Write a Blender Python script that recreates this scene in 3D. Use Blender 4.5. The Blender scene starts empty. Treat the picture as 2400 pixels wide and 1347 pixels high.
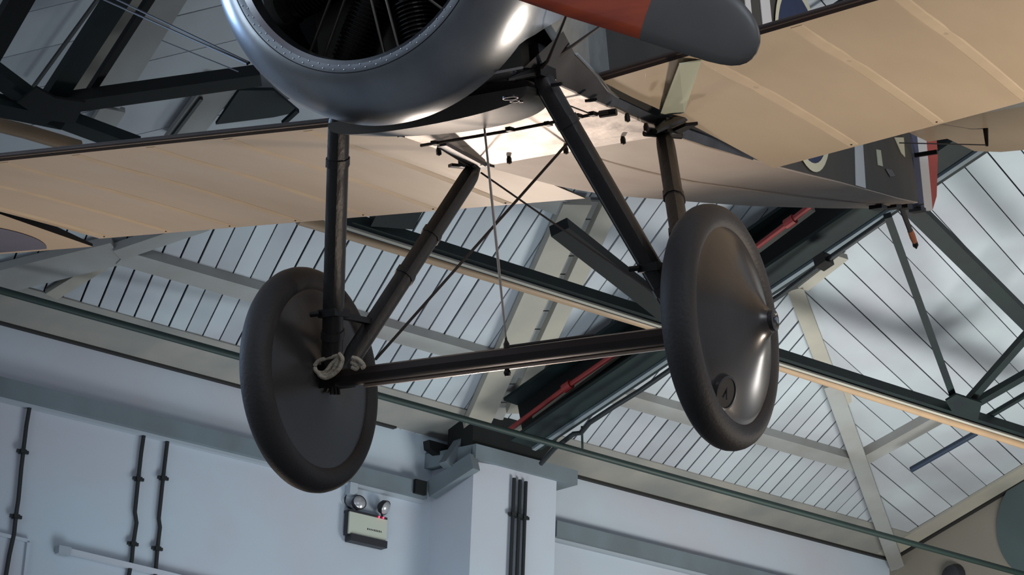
import bpy, bmesh, math, random
import numpy as np
from mathutils import Vector, Matrix
random.seed(7)
C = bpy.context.scene.collection
pi = math.pi

# ---------------------------------------------------------------- camera
F = 5300.0
CXY = (1200.0, 673.5)
MR = np.array([[0.99934, -0.03626, 0.0], [-0.01259, -0.34685, -0.93784], [0.03401, 0.93722, -0.34708]])
CAM = np.array([0, 0, 1.6])
cd = bpy.data.cameras.new('camera')
cam = bpy.data.objects.new('camera', cd)
C.objects.link(cam)
cd.sensor_fit = 'HORIZONTAL'
cd.sensor_width = 36
cd.lens = 36 * F / 2400
cd.clip_end = 300
mw = np.eye(4); mw[:3, :3] = MR; mw[:3, 3] = CAM
cam.matrix_world = Matrix(mw.tolist())
bpy.context.scene.camera = cam

# ---------------------------------------------------------------- frames
AB = np.array([[-0.454991, 0.886386, -0.085455], [0.06011, 0.126315, 0.990167], [0.888465, 0.445381, -0.110753]])
AT = np.array([-0.013934, -0.197192, -6.660353])
AW = MR @ AB                      # aircraft axes (forward, port, up) in the hall
AO = MR @ AT + CAM                # aircraft origin: middle of the axle
def A2W(q): return AW @ np.asarray(q, float) + AO

# ---------------------------------------------------------------- world, lights, exposure
sc = bpy.context.scene
w = bpy.data.worlds.new('world'); sc.world = w; w.use_nodes = True
wn = w.node_tree.nodes['Background']
wn.inputs[0].default_value = (0.56, 0.64, 0.76, 1)
wn.inputs[1].default_value = 0.42
sc.view_settings.view_transform = 'Standard'
sc.view_settings.look = 'None'
sc.view_settings.gamma = 1
sc.view_settings.use_curve_mapping = False
sc.view_settings.exposure = 0.0

def area(name, loc, target, size, energy, col, sizey=None, spread=None):
    l = bpy.data.lights.new(name, 'AREA'); l.energy = energy; l.color = col; l.size = size
    if sizey: l.shape = 'RECTANGLE'; l.size_y = sizey
    if spread: l.spread = spread
    o = bpy.data.objects.new(name, l); C.objects.link(o)
    o.location = loc
    d = Vector(target) - Vector(loc)
    o.rotation_euler = d.to_track_quat('-Z', 'Y').to_euler()
    return o
def spot(name, loc, target, energy, col, ang, blend=0.6, r=0.1):
    l = bpy.data.lights.new(name, 'SPOT'); l.energy = energy; l.color = col; l.spot_size = ang; l.spot_blend = blend; l.shadow_soft_size = r
    o = bpy.data.objects.new(name, l); C.objects.link(o); o.location = loc
    d = Vector(target) - Vector(loc)
    o.rotation_euler = d.to_track_quat('-Z', 'Y').to_euler()
    return o
# warm display uplights below and behind the aircraft, added roof fill lamps, window light
spot('display_uplight', tuple(A2W((-4.6, -2.4, -1.7))), tuple(A2W((-0.45, -0.15, 0.70))), 300, (1.0, .82, .68), 0.50, 1.0, .16)
spot('display_uplight', tuple(A2W((-1.9, 3.0, -2.0))), tuple(A2W((-0.9, 1.7, 0.7))), 500, (1.0, .84, .68), 1.3, 1.0, .25)
spot('display_uplight', tuple(A2W((-1.8, -3.2, -2.0))), tuple(A2W((-0.7, -2.0, 0.8))), 205, (1.0, .82, .66), 1.3, 1.0, .25)
area('window_light', (-9, 6, 5.5), (-1, 22, 6.5), 5, 185, (.76, .89, 1.0), 4)
area('window_light', (7, -2, 7.5), (3, 22, 7), 4, 215, (.96, .98, 1.0), 3)
area('roof_fill', (-1.0, 18.2, 3.4), (-1.2, 20.0, 9.5), 3.0, 72, (.84, .95, 1.0), 1.2, 2.2)  # unseen fill lamps added low down to brighten the ceiling boards
area('roof_fill', (5.2, 19.0, 3.2), (4.6, 21.5, 9.5), 3.0, 380, (.97, .99, .93), 2.0, 2.4)
area('skylight', tuple(A2W((2.6, -3.6, 3.2))), tuple(A2W((.6, -.3, 1.0))), .5, 14, (.50, .70, 1.0), 1.6)
area('window_light', tuple(A2W((-.6, -6.6, 1.9))), tuple(A2W((.6, -.5, .9))), 1.0, 150, (.42, .64, 1.0), 1.0)
spot('display_uplight', tuple(A2W((-5.6, 2.4, -1.9))), tuple(A2W((-4.7, .7, 1.1))), 300, (1.0, .84, .68), .7, 1.0, .2)  # extra fill spot, added to lift the dark tailplane
spot('display_uplight', tuple(A2W((-5.8, 2.2, -1.1))), tuple(A2W((0, .75, 0))), 60, (1.0, .95, .88), .22, .6, .10)
area('skylight', tuple(A2W((3.8, 2.6, 3.6))), tuple(A2W((.5, .3, 1.2))), .6, 36, (.78, .88, 1.0), 1.2)

# ---------------------------------------------------------------- materials
def lin(c):
    return tuple(((v / 255) / 12.92 if v / 255 <= .04045 else ((v / 255 + .055) / 1.055) ** 2.4) for v in c)
MATS = {}
def mat(name, rgb, rough=.6, metal=0, var=.0, scale=6, bump=0., bscale=60, rgb2=None, rand=0., coat=0, spec=.5, emit=None, stretch=None):
    m = bpy.data.materials.new(name); m.use_nodes = True; nt = m.node_tree; N = nt.nodes
    b = N['Principled BSDF']; col = lin(rgb)
    b.inputs['Base Color'].default_value = (*col, 1)
    b.inputs['Roughness'].default_value = rough; b.inputs['Metallic'].default_value = metal
    b.inputs['Specular IOR Level'].default_value = spec
    b.inputs['Coat Weight'].default_value = coat
    if emit: b.inputs['Emission Color'].default_value = (*lin(rgb), 1); b.inputs['Emission Strength'].default_value = emit
    tc = N.new('ShaderNodeTexCoord'); mp = N.new('ShaderNodeMapping')
    nt.links.new(tc.outputs['Object'], mp.inputs[0])
    if stretch: mp.inputs['Scale'].default_value = stretch
    out = None
    c2 = lin(rgb2) if rgb2 else tuple(v * (1 - var) for v in col)
    n = N.new('ShaderNodeTexNoise'); n.inputs['Scale'].default_value = scale; n.inputs['Detail'].default_value = 5
    nt.links.new(mp.outputs[0], n.inputs['Vector'])
    r = N.new('ShaderNodeMapRange'); r.inputs[1].default_value = .35; r.inputs[2].default_value = .65
    nt.links.new(n.outputs[0], r.inputs[0])
    mx = N.new('ShaderNodeMix'); mx.data_type = 'RGBA'
    nt.links.new(r.outputs[0], mx.inputs[0])
    mx.inputs[6].default_value = (*col, 1); mx.inputs[7].default_value = (*c2, 1)
    out = mx.outputs[2]
    if rand:
        oi = N.new('ShaderNodeObjectInfo'); mr = N.new('ShaderNodeMapRange')
        mr.inputs[3].default_value = 1 - rand; mr.inputs[4].default_value = 1 + rand * .5
        nt.links.new(oi.outputs['Random'], mr.inputs[0])
        hs = N.new('ShaderNodeHueSaturation'); nt.links.new(mr.outputs[0], hs.inputs['Value']); nt.links.new(out, hs.inputs['Color'])
        out = hs.outputs[0]
    nt.links.new(out, b.inputs['Base Color'])
    if rough < .6:
        rr = N.new('ShaderNodeMapRange'); rr.inputs[3].default_value = rough * .8; rr.inputs[4].default_value = min(1, rough * 1.25)
        nt.links.new(n.outputs[0], rr.inputs[0]); nt.links.new(rr.outputs[0], b.inputs['Roughness'])
    if bump:
        n2 = N.new('ShaderNodeTexNoise'); n2.inputs['Scale'].default_value = bscale; n2.inputs['Detail'].default_value = 4
        nt.links.new(mp.outputs[0], n2.inputs['Vector'])
        bp = N.new('ShaderNodeBump'); bp.inputs['Strength'].default_value = bump; bp.inputs['Distance'].default_value = .01
        nt.links.new(n2.outputs[0], bp.inputs['Height']); nt.links.new(bp.outputs[0], b.inputs['Normal'])
    MATS[name] = m
    return m
mat('wall_paint', (172, 184, 196), .75, var=.12, scale=.6, bump=.1, bscale=9, rgb2=(172, 172, 182))
mat('wall_beige', (128, 122, 112), .8, var=.1, scale=.8)
mat('board_paint', (170, 178, 184), .45, scale=.9, rgb2=(158, 160, 168), rand=.12, bump=.12, bscale=14)
mat('board_back', (28, 36, 40), .9)
mat('beam_grey', (140, 142, 142), .65, scale=2, rgb2=(130, 128, 126))
mat('beam_tan', (152, 147, 136), .65, scale=2, rgb2=(142, 138, 130))
mat('fascia', (140, 136, 130), .7, scale=1.5, rgb2=(120, 120, 118))
mat('tan_pipe', (158, 130, 102), .5, scale=3, rgb2=(146, 122, 98))
mat('green_steel', (16, 30, 29), .6, scale=4, rgb2=(15, 22, 26), spec=.3)
mat('green_pipe', (16, 38, 34), .6, scale=4, rgb2=(18, 34, 32))
mat('dark_steel', (18, 21, 22), .6, scale=3, rgb2=(14, 17, 18), spec=.3)
mat('black_strip', (24, 22, 22), .7)
mat('ledge_grey', (104, 116, 124), .6, scale=2, rgb2=(96, 104, 110))
mat('ledge_light', (150, 158, 168), .7, scale=3)
mat('conduit', (22, 26, 28), .45)
mat('red_pipe', (120, 30, 30), .45)
mat('blue_tube', (26, 38, 56), .5)
mat('floor', (128, 124, 120), .6, scale=1.2, rgb2=(112, 108, 104))
mat('lamp_box', (176, 180, 168), .5)
mat('lamp_dark', (34, 34, 40), .5)
mat('lamp_glass', (176, 176, 180), .25, metal=.5)
mat('led', (255, 40, 70), .4, emit=6)
mat('disc_grey', (68, 80, 82), .7)
mat('tyre', (46, 43, 43), .62, scale=7, rgb2=(38, 36, 37), bump=.15, bscale=90)
mat('cone', (54, 51, 50), .26, scale=5, rgb2=(46, 44, 44), spec=.6)
mat('strut', (42, 39, 38), .42, scale=9, rgb2=(35, 33, 32), bump=.3, bscale=40, stretch=(1, 1, .3))
mat('black_metal', (22, 20, 20), .4, metal=.4)
mat('bar_brown', (46, 36, 34), .4, scale=8, rgb2=(40, 32, 30))
mat('bright_strip', (205, 180, 160), .25, metal=.6)
mat('wire', (44, 36, 33), .5, metal=.3)
mat('rod', (176, 166, 158), .35, metal=.4)
mat('rope', (190, 178, 158), .8, scale=50, rgb2=(160, 148, 130), bump=.6, bscale=160)
mat('alu', (196, 202, 208), .28, metal=1, scale=3.2, rgb2=(160, 166, 174), bump=.10, bscale=5)
mat('alu_dull', (206, 206, 200), .40, metal=1, scale=5, rgb2=(160, 162, 160), bump=.35, bscale=7)
mat('fairing_grey', (84, 80, 76), .38, metal=.5, scale=5, rgb2=(74, 70, 66), bump=.1, bscale=6)
mat('alu_belly', (206, 198, 192), .45, metal=.4, scale=7, rgb2=(190, 182, 178), bump=.35, bscale=9)
mat('alu_dark', (92, 94, 100), .35, metal=.75, scale=6, rgb2=(70, 72, 76))
mat('cowl_inside', (20, 20, 22), .6, metal=.3)
mat('rivet', (180, 184, 190), .25, metal=1)
mat('engine', (44, 42, 40), .4, metal=.8)
mat('engine_rod', (110, 104, 98), .28, metal=.9)
mat('linen', (190, 174, 152), .42, scale=4, rgb2=(180, 164, 142), bump=.12, bscale=12, spec=.45, coat=.15, stretch=(.35, 1, 1))
mat('linen_tape', (194, 178, 155), .65, scale=6, rgb2=(186, 170, 147), spec=.3)
mat('linen_belly', (178, 166, 154), .55, scale=4, rgb2=(168, 154, 144), bump=.2, bscale=8, stretch=(.4, 1, 1))
mat('olive', (66, 62, 54), .6, scale=5, rgb2=(56, 54, 50))
mat('edge_brown', (70, 56, 52), .55, scale=5, rgb2=(60, 50, 48))
mat('white_paint', (206, 208, 210), .5)
mat('cream_paint', (206, 204, 178), .5)
mat('blue_paint', (28, 40, 76), .5)
mat('rudder_blue', (66, 70, 96), .5)
mat('rudder_red', (170, 70, 56), .5)
mat('roundel_blue', (88, 90, 112), .5, scale=4, rgb2=(82, 84, 104))
mat('prop_wood', (176, 70, 34), .34, scale=5, rgb2=(150, 56, 28), coat=.5, stretch=(1, 1, 6))
mat('prop_grey', (92, 88, 85), .38, scale=5, rgb2=(84, 81, 79))
mat('panel_green', (176, 182, 164), .5)
mat('orange_wrap', (176, 100, 62), .6)
mat('lower_roof', (150, 152, 156), .7)

# ---------------------------------------------------------------- object helpers
ORG = {}
def link_mesh(name, V, Fc, m, parent=None, smooth=False, origin=None, mats=None, fm=None):
    V = [Vector(tuple(v)) for v in V]
    if parent is not None:
        org = ORG.get(parent.name, Vector((0, 0, 0)))
    else:
        org = Vector(origin) if origin is not None else sum(V, Vector()) / len(V)
    me = bpy.data.meshes.new(name)
    me.from_pydata([tuple(v - org) for v in V], [], Fc)
    for mm in (mats or [m]): me.materials.append(MATS[mm])
    if fm:
        for i, pf in enumerate(me.polygons): pf.material_index = fm[i]
    bm = bmesh.new(); bm.from_mesh(me); bmesh.ops.recalc_face_normals(bm, faces=bm.faces); bm.to_mesh(me); bm.free()
    if smooth:
        for pf in me.polygons: pf.use_smooth = True
        try: me.set_sharp_from_angle(angle=math.radians(38))
        except Exception: pass
    o = bpy.data.objects.new(name, me); C.objects.link(o)
    if parent is not None:
        o.parent = parent; ORG[o.name] = org
    else:
        o.location = org; ORG[o.name] = org
    return o
def empty(name, loc=(0, 0, 0)):
    o = bpy.data.objects.new(name, None); C.objects.link(o); o.location = loc; o.empty_display_size = .2
    ORG[o.name] = Vector(loc); return o
def tag(o, label=None, cat=None, group=None, kind=None):
    if label: o['label'] = label
    if cat: o['category'] = cat
    if group: o['group'] = group
    if kind: o['kind'] = kind
    return o
class MB:
    def __init__(s): s.V = []; s.F = []
    def add(s, V, Fc):
        n = len(s.V); s.V += [tuple(v) for v in V]; s.F += [tuple(i + n for i in f) for f in Fc]; return s
    def box(s, c, ax, ay, az):  # centre and half vectors
        c, ax, ay, az = map(lambda v: np.asarray(v, float), (c, ax, ay, az))
        V = [c + i * ax + j * ay + k * az for i in (-1, 1) for j in (-1, 1) for k in (-1, 1)]
        return s.add(V, [(0, 1, 3, 2), (4, 6, 7, 5), (0, 4, 5, 1), (2, 3, 7, 6), (0, 2, 6, 4), (1, 5, 7, 3)])
    def bar(s, a, b, w, h, up):  # rectangular bar; h along up
        a = np.asarray(a, float); b = np.asarray(b, float); d = b - a; L = np.linalg.norm(d); d = d / L
        up = np.asarray(up, float); up = up - d * (up @ d); up /= np.linalg.norm(up); sd = np.cross(d, up)
        return s.box((a + b) / 2, d * L / 2, sd * w / 2, up * h / 2)
    def tube(s, pts, r, seg=8, sx=1., up=None, caps=True):
        pts = [np.asarray(q, float) for q in pts]; n = len(pts); V = []; rs = r if hasattr(r, '__len__') else [r] * n
        pu = np.array([0, 0, 1.]) if up is None else np.asarray(up, float)
        for i, q in enumerate(pts):
            d = pts[min(i + 1, n - 1)] - pts[max(i - 1, 0)]; d = d / (np.linalg.norm(d) + 1e-12)
            if abs(d @ pu) > .95 * np.linalg.norm(pu): pu = np.array([1., 0, 0]) if abs(d[0]) < .9 else np.array([0, 1., 0])
            e1 = pu - d * (pu @ d); e1 /= np.linalg.norm(e1); e2 = np.cross(d, e1)
            for k in range(seg):
                a = 2 * pi * k / seg
                V.append(q + rs[i] * (math.cos(a) * e1 + sx * math.sin(a) * e2))
        Fc = [(i * seg + k, i * seg + (k + 1) % seg, (i + 1) * seg + (k + 1) % seg, (i + 1) * seg + k) for i in range(n - 1) for k in range(seg)]
        if caps: Fc += [tuple(range(seg)), tuple((n - 1) * seg + k for k in range(seg))]
        return s.add(V, Fc)
    def lathe(s, o, d, prof, seg=48, e1=None, closed=False):   # prof: (along, radius)
        o = np.asarray(o, float); d = np.asarray(d, float); d = d / np.linalg.norm(d)
        t = np.array([0, 0, 1.]) if abs(d[2]) < .9 else np.array([1., 0, 0])
        e1 = t - d * (t @ d); e1 /= np.linalg.norm(e1); e2 = np.cross(d, e1); V = []
        for (x, r) in prof:
            for k in range(seg):
                a = 2 * pi * k / seg; V.append(o + d * x + r * (math.cos(a) * e1 + math.sin(a) * e2))
        n = len(prof); Fc = []
        for i in range(n if closed else n - 1):
            j = (i + 1) % n
            for k in range(seg): Fc.append((i * seg + k, i * seg + (k + 1) % seg, j * seg + (k + 1) % seg, j * seg + k))
        if not closed:
            if prof[0][1] > 1e-4: pass
        return s.add(V, Fc)
    def disc(s, o, d, r, t, seg=16):
        return s.lathe(o, d, [(-t / 2, 1e-4), (-t / 2, r), (t / 2, r), (t / 2, 1e-4)], seg)
    def prism(s, poly, off):  # polygon extruded by vector off
        poly = [np.asarray(q, float) for q in poly]; off = np.asarray(off, float); n = len(poly)
        V = poly + [q + off for q in poly]
        return s.add(V, [tuple(range(n)), tuple(range(2 * n - 1, n - 1, -1))] + [(i, (i + 1) % n, n + (i + 1) % n, n + i) for i in range(n)])
    def build(s, name, m, parent=None, smooth=False, origin=None, mats=None, fm=None):
        return link_mesh(name, s.V, s.F, m, parent, smooth, origin, mats, fm)

# ================================================================ THE HALL
U = np.array([0, 0, 1.]); H = np.array([.772588, .634908, 0]); NN = np.array([.634908, -.772588, 0])   # up, along the wall, out of the wall
SL = math.radians(16.6)
R = NN * math.cos(SL) + U * math.sin(SL)            # up the roof slope
ND = NN * math.sin(SL) - U * math.cos(SL)           # below the roof, square to it
EO = np.array([-.63466, 22.00028, 8.07986])         # a point of the eaves line
def ray(x, y): return MR @ np.array([(x - CXY[0]) / F, -(y - CXY[1]) / F, -1.])
def onp(x, y, P0, n):
    d = ray(x, y); return CAM + d * (((P0 - CAM) @ n) / (d @ n))
def roof(x, y, off=0.): return onp(x, y, EO + ND * off, ND)
def wall(x, y, off=0.): return onp(x, y, EO + NN * off, NN)
def uv(p): return np.array([(p - EO) @ H, (p - EO) @ R])
def puv(q, off=0.): return EO + q[0] * H + q[1] * R + ND * off
UC = 6.78            # where the end wall stands
# floor
MB().box((0, 12, -.05), (25, 0, 0), (0, 25, 0), (0, 0, .05)).build('floor', 'floor', origin=(0, 12, 0))
tag(bpy.data.objects['floor'], kind='structure')
# back wall
m = MB(); a = EO - H * 14 - NN * .15; b = EO + H * UC - NN * .15
m.box((a + b) / 2 - U * (EO[2] / 2), (b - a) / 2, NN * .15, U * (EO[2] / 2)); o = m.build('wall_back', 'wall_paint'); tag(o, kind='structure')
# right end wall with sloping top
g0 = EO + H * UC; m = MB()
poly = [g0 - U * EO[2], g0 + NN * 9 * math.cos(SL) - U * EO[2], g0 + R * 9, g0]
m.prism(poly, H * .3); o = m.build('wall_right', 'wall_beige'); tag(o, kind='structure')
# the ceiling: dark backing, painted boards under it
ceil = MB().prism([puv((-14, -.3), -.02), puv((UC, -.3), -.02), puv((UC, 11), -.02), puv((-14, 11), -.02)], -ND * .06).build('ceiling', 'board_back')
tag(ceil, kind='structure')
def clip(poly, n, c):    # keep n.x <= c
    out = []
    for i in range(len(poly)):
        a, b = poly[i], poly[(i + 1) % len(poly)]; da, db = a @ n - c, b @ n - c
        if da <= 0: out.append(a)
        if da * db < 0: out.append(a + (b - a) * (da / (da - db)))
    return out
def boards(region, j0, j1, width, gap=.018, name='ceiling_board'):
    d = j1 - j0; d = d / np.linalg.norm(d); n = np.array([-d[1], d[0]]); s0 = j0 @ n
    ss = [q @ n for q in region]; k0 = math.floor((min(ss) - s0) / width); k1 = math.ceil((max(ss) - s0) / width)
    for k in range(k0, k1):
        g = gap * random.choice((.7, 1, 1.2))
        pl = clip(clip(region, n, s0 + (k + 1) * width - g / 2), -n, -(s0 + k * width + g / 2))
        if len(pl) < 3: continue
        ar = .5 * abs(sum(pl[i][0] * pl[(i + 1) % len(pl)][1] - pl[i][1] * pl[(i + 1) % len(pl)][0] for i in range(len(pl))))
        if ar < .02: continue
        t = .02 + random.uniform(-.003, .003)
        MB().prism([puv(q) for q in pl], ND * t).build(name, 'board_paint', ceil)
ru = lambda x, y: uv(roof(x, y))
hb = ru(2090, 1306); ht = ru(1865, 670); hd = (ht - hb) / np.linalg.norm(ht - hb)
hx = hb + hd * ((5.3 - hb[1]) / hd[1])                    # seam continued to v=5.3
cl0 = ru(-300, 470); cl1 = ru(1500, 430)                  # line behind the wings
cd_ = (cl1 - cl0) / np.linalg.norm(cl1 - cl0)
def isect(p, d, q, e):
    A = np.array([[d[0], -e[0]], [d[1], -e[1]]]); t = np.linalg.solve(A, q - p); return p + d * t[0]
J = isect(hb, hd, cl0, cd_)
farL = cl0 - cd_ * 7
regA = [np.array([-14, -.1]), np.array([hb[0] - .02, -.1]), hb, J, farL, np.array([-14, farL[1]])]
wd = abs(np.array([-(ru(425, 870) - ru(565, 555))[1], (ru(425, 870) - ru(565, 555))[0]]) @ (ru(471, 525) - ru(519, 525))) / np.linalg.norm(ru(425, 870) - ru(565, 555))
boards(regA, ru(600, 525), ru(466, 800), wd)
Jr = isect(hb, hd, np.array([0, 8.6]), np.array([1., 0]))
regB = [hb, np.array([UC, -.1]), np.array([UC, 8.6]), Jr]
boards(regB, ru(1996.6, 632), ru(2234, 862.7), .25, .012)
regC = [farL, J, Jr, np.array([Jr[0], 10.8]), np.array([-14, 10.8])]
boards(regC, ru(367, 133), ru(533, 93), .42, .010)

# ---- wall: pilaster, ledges, fascia
def group_box(name, m, c, ax, ay, az, kind=None, parent=None):
    return MB().box(c, ax, ay, az).build(name, m, parent)
wz = lambda p: p[2]
# ledge (cable tray like band) along the wall, L1
def wall_band(x0, x1, ytop0, ytop1, h, off, name, m, cut=None):
    a = wall(x0, ytop0, off); b = wall(x1, ytop1, off); ul = (a - EO) @ H; ur = (b - EO) @ H; z = (a[2] + b[2]) / 2
    ca = EO + H * ul; ca[2] = z - h / 2; cb = EO + H * ur; cb[2] = z - h / 2
    mm = MB(); mm.bar(ca + NN * off / 2, cb + NN * off / 2, off, h, U); return mm.build(name, m), ul, ur, z
o, ulL, urL, zL = wall_band(-300, 1003, 877 - 78, 1138, .16, .12, 'trim_1', 'ledge_grey'); tag(o, kind='structure')
mm = MB(); ca = EO + H * ulL; cb = EO + H * urL; ca[2] = cb[2] = zL - .175; mm.bar(ca + NN * .03, cb + NN * .03, .06, .03, U); o = mm.build('trim_2', 'ledge_light'); tag(o, kind='structure')
# pilaster
PX = .62
c0 = wall(1010, 1160); cu = (c0 - EO) @ H
f0 = wall(1110, 1100, PX)
fr = wall(1303, 1180, PX); 
uL = (f0 - EO) @ H; uR = (fr - EO) @ H
ztop = wall(1116, 1078, PX)[2]
pil = MB()
def hp(u_, z_, off): return np.array([*(EO + H * u_ + NN * off)[:2], z_])
pil.prism([hp(cu, 0, -.02), hp(uL, 0, PX), hp(uR, 0, PX), hp(uR + .02, 0, -.02)], U * ztop)
pil = pil.build('wall_pilaster', 'wall_paint'); tag(pil, kind='structure')
# slab cap on the pilaster
zc0 = ztop
m = MB(); m.prism([hp(uL - .02, zc0, PX + .05), hp(uR + .24, zc0, PX + .05), hp(uR + .24, zc0, 0), hp(cu - .1, zc0, 0)], U * .15)
o = m.build('trim_3', 'ledge_grey'); tag(o, kind='structure')
# return ledge from the wall band up the side of the pilaster
m = MB(); a = wall(1003, 1157, .10); b = f0 + U * .02 + NN * .03; 
m.bar(hp(cu - .08, zL - .06, .10), wall(1113, 1082, PX + .06), .10, .17, U); o = m.build('trim_4', 'ledge_grey'); tag(o, kind='structure')
m = MB(); q = wall(983, 1142, .13); m.box(q, H * .07, NN * .03, U * .07); o = m.build('junction_box', 'dark_steel')
tag(o, 'small dark box on the grey wall ledge left of the pilaster', 'box')
# right ledge
o, u1, u2, z2 = wall_band(1306, 2150, 1217, 1430, .17, .12, 'trim_5', 'ledge_grey'); tag(o, kind='structure')
m = MB(); m.bar(hp(u1, z2 - .185, .03), hp(u2, z2 - .185, .03), .06, .03, U); o = m.build('trim_6', 'ledge_light'); tag(o, kind='structure')
# dark eaves strip + fascia just under the boards
m = MB(); m.bar(hp(-14, EO[2] - .01, .03), hp(uL - .55, EO[2] - .01, .03), .06, .055, U); o = m.build('trim_7', 'black_strip'); tag(o, kind='structure')
m = MB(); m.bar(hp(uR - .3, EO[2] - .01, .03), hp(UC, EO[2] - .01, .03), .06, .065, U); o = m.build('trim_8', 'black_strip'); tag(o, kind='structure')
m = MB(); m.prism([puv((-14, .03), .035), puv((UC, .03), .035), puv((UC, .60), .035), puv((-14, .60), .035)], -ND * .014); o = m.build('trim_9', 'fascia'); tag(o, kind='structure')
# verge strip of the end wall
m = MB(); m.bar(puv((UC - .03, .1), .03), puv((UC - .03, 9), .03), .06, .07, ND); o = m.build('trim_10', 'black_strip'); tag(o, kind='structure')
m = MB(); m.bar(puv((UC - .20, .1), .04), puv((UC - .20, 9), .04), .26, .03, ND); o = m.build('trim_11', 'beam_tan'); tag(o, kind='structure')

# ---- roof members hung under the boards (positions on planes parallel to the roof)
def rbar(name, p0, p1, w, h, off, mt, label, cat='beam', group=None, parent=None):
    a = roof(*p0, off); b = roof(*p1, off); o = MB().bar(a, b, w, h, ND).build(name, mt, parent)
    if label: tag(o, label, cat, group)
    return o
def rtube(name, pts, r, off, mt, label, cat='pipe', group=None, seg=10):
    o = MB().tube([roof(x, y, off) for x, y in pts], r, seg).build(name, mt, smooth=True)
    tag(o, label, cat, group); return o
# big girder: two flanges and a web
GA, GB = (1218, 1062), (2400, 268)
gird = empty('roof_girder', tuple(roof(1230, 1060, .5)))
tag(gird, 'large dark green steel girder climbing diagonally behind the right wheel to the pilaster', 'beam')
def ext(a, b, t): a = np.array(a, float); b = np.array(b, float); return tuple(a + (b - a) * t)
ga = roof(1232, 1040, .62); gb = roof(2300, 322, .62)
gd = (gb - ga) / np.linalg.norm(gb - ga); gs = np.cross(gd, ND); gs = gs if gs @ H > 0 else -gs
MB().bar(ga, gb, .40, .035, ND).build('lower_flange', 'green_steel', gird)
MB().bar(ga - ND * .45, gb - ND * .45, .40, .035, ND).build('upper_flange', 'green_steel', gird)
MB().bar(ga - ND * .225, gb - ND * .225, .03, .45, ND).build('web', 'dark_steel', gird)
MB().bar(ga + gs * .10 + ND * .03, gb + gs * .10 + ND * .03, .05, .03, ND).build('cover_strip', 'ledge_grey', gird)
# haunch and column head
m = MB(); hq = [wall(1105, 1080, PX), wall(1112, 945, PX), wall(1160, 935, PX), wall(1330, 1000, PX), wall(1268, 1078, PX), wall(1266, 1108, PX)]
hn = MB().prism(hq, -NN * .4).build('girder_bracket', 'dark_steel'); tag(hn, 'dark steel bracket where the diagonal girder lands on the pilaster', 'bracket')
m = MB(); m.prism([wall(1045, 1080, PX * .7), wall(1092, 1010, PX * .7), wall(1108, 1000, PX * .7), wall(1112, 1085, PX * .7), wall(1075, 1110, PX * .7)], -NN * .12)
o = m.build('gusset_plate', 'ledge_grey'); tag(o, 'grey plate at the left shoulder of the pilaster', 'plate')
m = MB(); m.prism([wall(1006, 1030, .2), wall(1070, 1048, .2), wall(1062, 1108, .2), wall(1045, 1095, .2), wall(1042, 1075, .2), wall(1026, 1062, .2), wall(1008, 1050, .2)], -NN * .1)
o = m.build('stepped_bracket', 'dark_steel'); tag(o, 'dark stepped bracket under the eaves left of the pilaster', 'bracket')
# red pipe along the girder
o = rtube('red_pipe', [(1190, 1010), (1330, 905), (1530, 768), (1700, 633), (1850, 520), (1910, 474)], .026, .45, 'red_pipe', 'thin red pipe running along the upper edge of the big girder')
for q in ((1330, 905), (1852, 519)):
    a = roof(*q, .45); MB().tube([a - gd * .05, a + gd * .05], .045, 10).build('pipe_coupling', 'red_pipe', o)
wp = rbar('pale_rail', (1205, 1012), (1905, 488), .05, .05, .40, 'beam_tan', 'pale rail between the red pipe and the big girder', 'rail')
# black cable pipe along the lower edge
o = rtube('cable_conduit', [(1268, 1086), (1300, 1050), (1345, 1016), (1362, 1014), (1382, 990), (1440, 952), (1500, 915), (1568, 868), (1700, 775), (1830, 691), (1930, 615), (2085, 507)], .024, .85, 'conduit', 'black conduit following the lower edge of the big girder')
a = roof(1930, 612, .85); MB().box(a, gd * .06, gs * .06, ND * .05).build('junction_box', 'black_metal', o)
o = rtube('green_drop_rod', [(1364, 1000), (1365, 1050)], .012, .8, 'green_pipe', 'short green drop rod holding the long green pipe near the pilaster', 'rod')
# truss chord along the roof and the tan pipe under it
chord = empty('roof_truss', tuple(roof(1200, 640, 1.0)))
tag(chord, 'dark green roof truss with tapering web bars crossing behind both wheels', 'truss')
rb = lambda nm, a, b, w_, h_, off, mt: MB().bar(roof(*a, off), roof(*b, off), w_, h_, ND).build(nm, mt, chord)
rb('chord', (815, 518), (2440, 1030), .12, .10, 1.0, 'green_steel')
rb('chord_rail', (790, 526), (2440, 1044), .03, .02, 1.08, 'beam_tan')
rb('web_bar', (2080, 505), (2242, 950), .065, .05, .98, 'green_steel')
rb('web_bar', (2140, 488), (2420, 765), .15, .09, .98, 'green_steel')
rb('web_bar', (2245, 968), (2420, 770), .085, .06, .96, 'green_steel')
rb('web_bar', (2250, 965), (2420, 868), .10, .06, .94, 'green_steel')
rb('web_bar', (2300, 985), (2420, 915), .05, .04, .92, 'green_steel')
rb('web_bar', (1310, 532), (1575, 740), .17, .10, 1.1, 'dark_steel')
rb('web_bar', (880, 492), (980, 500), .30, .10, 1.0, 'dark_steel')
g_ = roof(2250, 955, 1.03); MB().prism([roof(2215, 935, 1.06), roof(2240, 920, 1.06), roof(2300, 940, 1.06), roof(2290, 985, 1.06), roof(2235, 968, 1.06)], ND * .02).build('gusset', 'green_steel', chord)
MB().prism([roof(2105, 470, 1.05), roof(2160, 480, 1.05), roof(2175, 505, 1.05), roof(2120, 500, 1.05)], ND * .02).build('gusset', 'dark_steel', chord)
o = rtube('tan_pipe', [(700, 513), (1549, 768), (2440, 1054)], .048, 1.0, 'tan_pipe', 'long tan pipe hanging just below the green roof truss')
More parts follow.
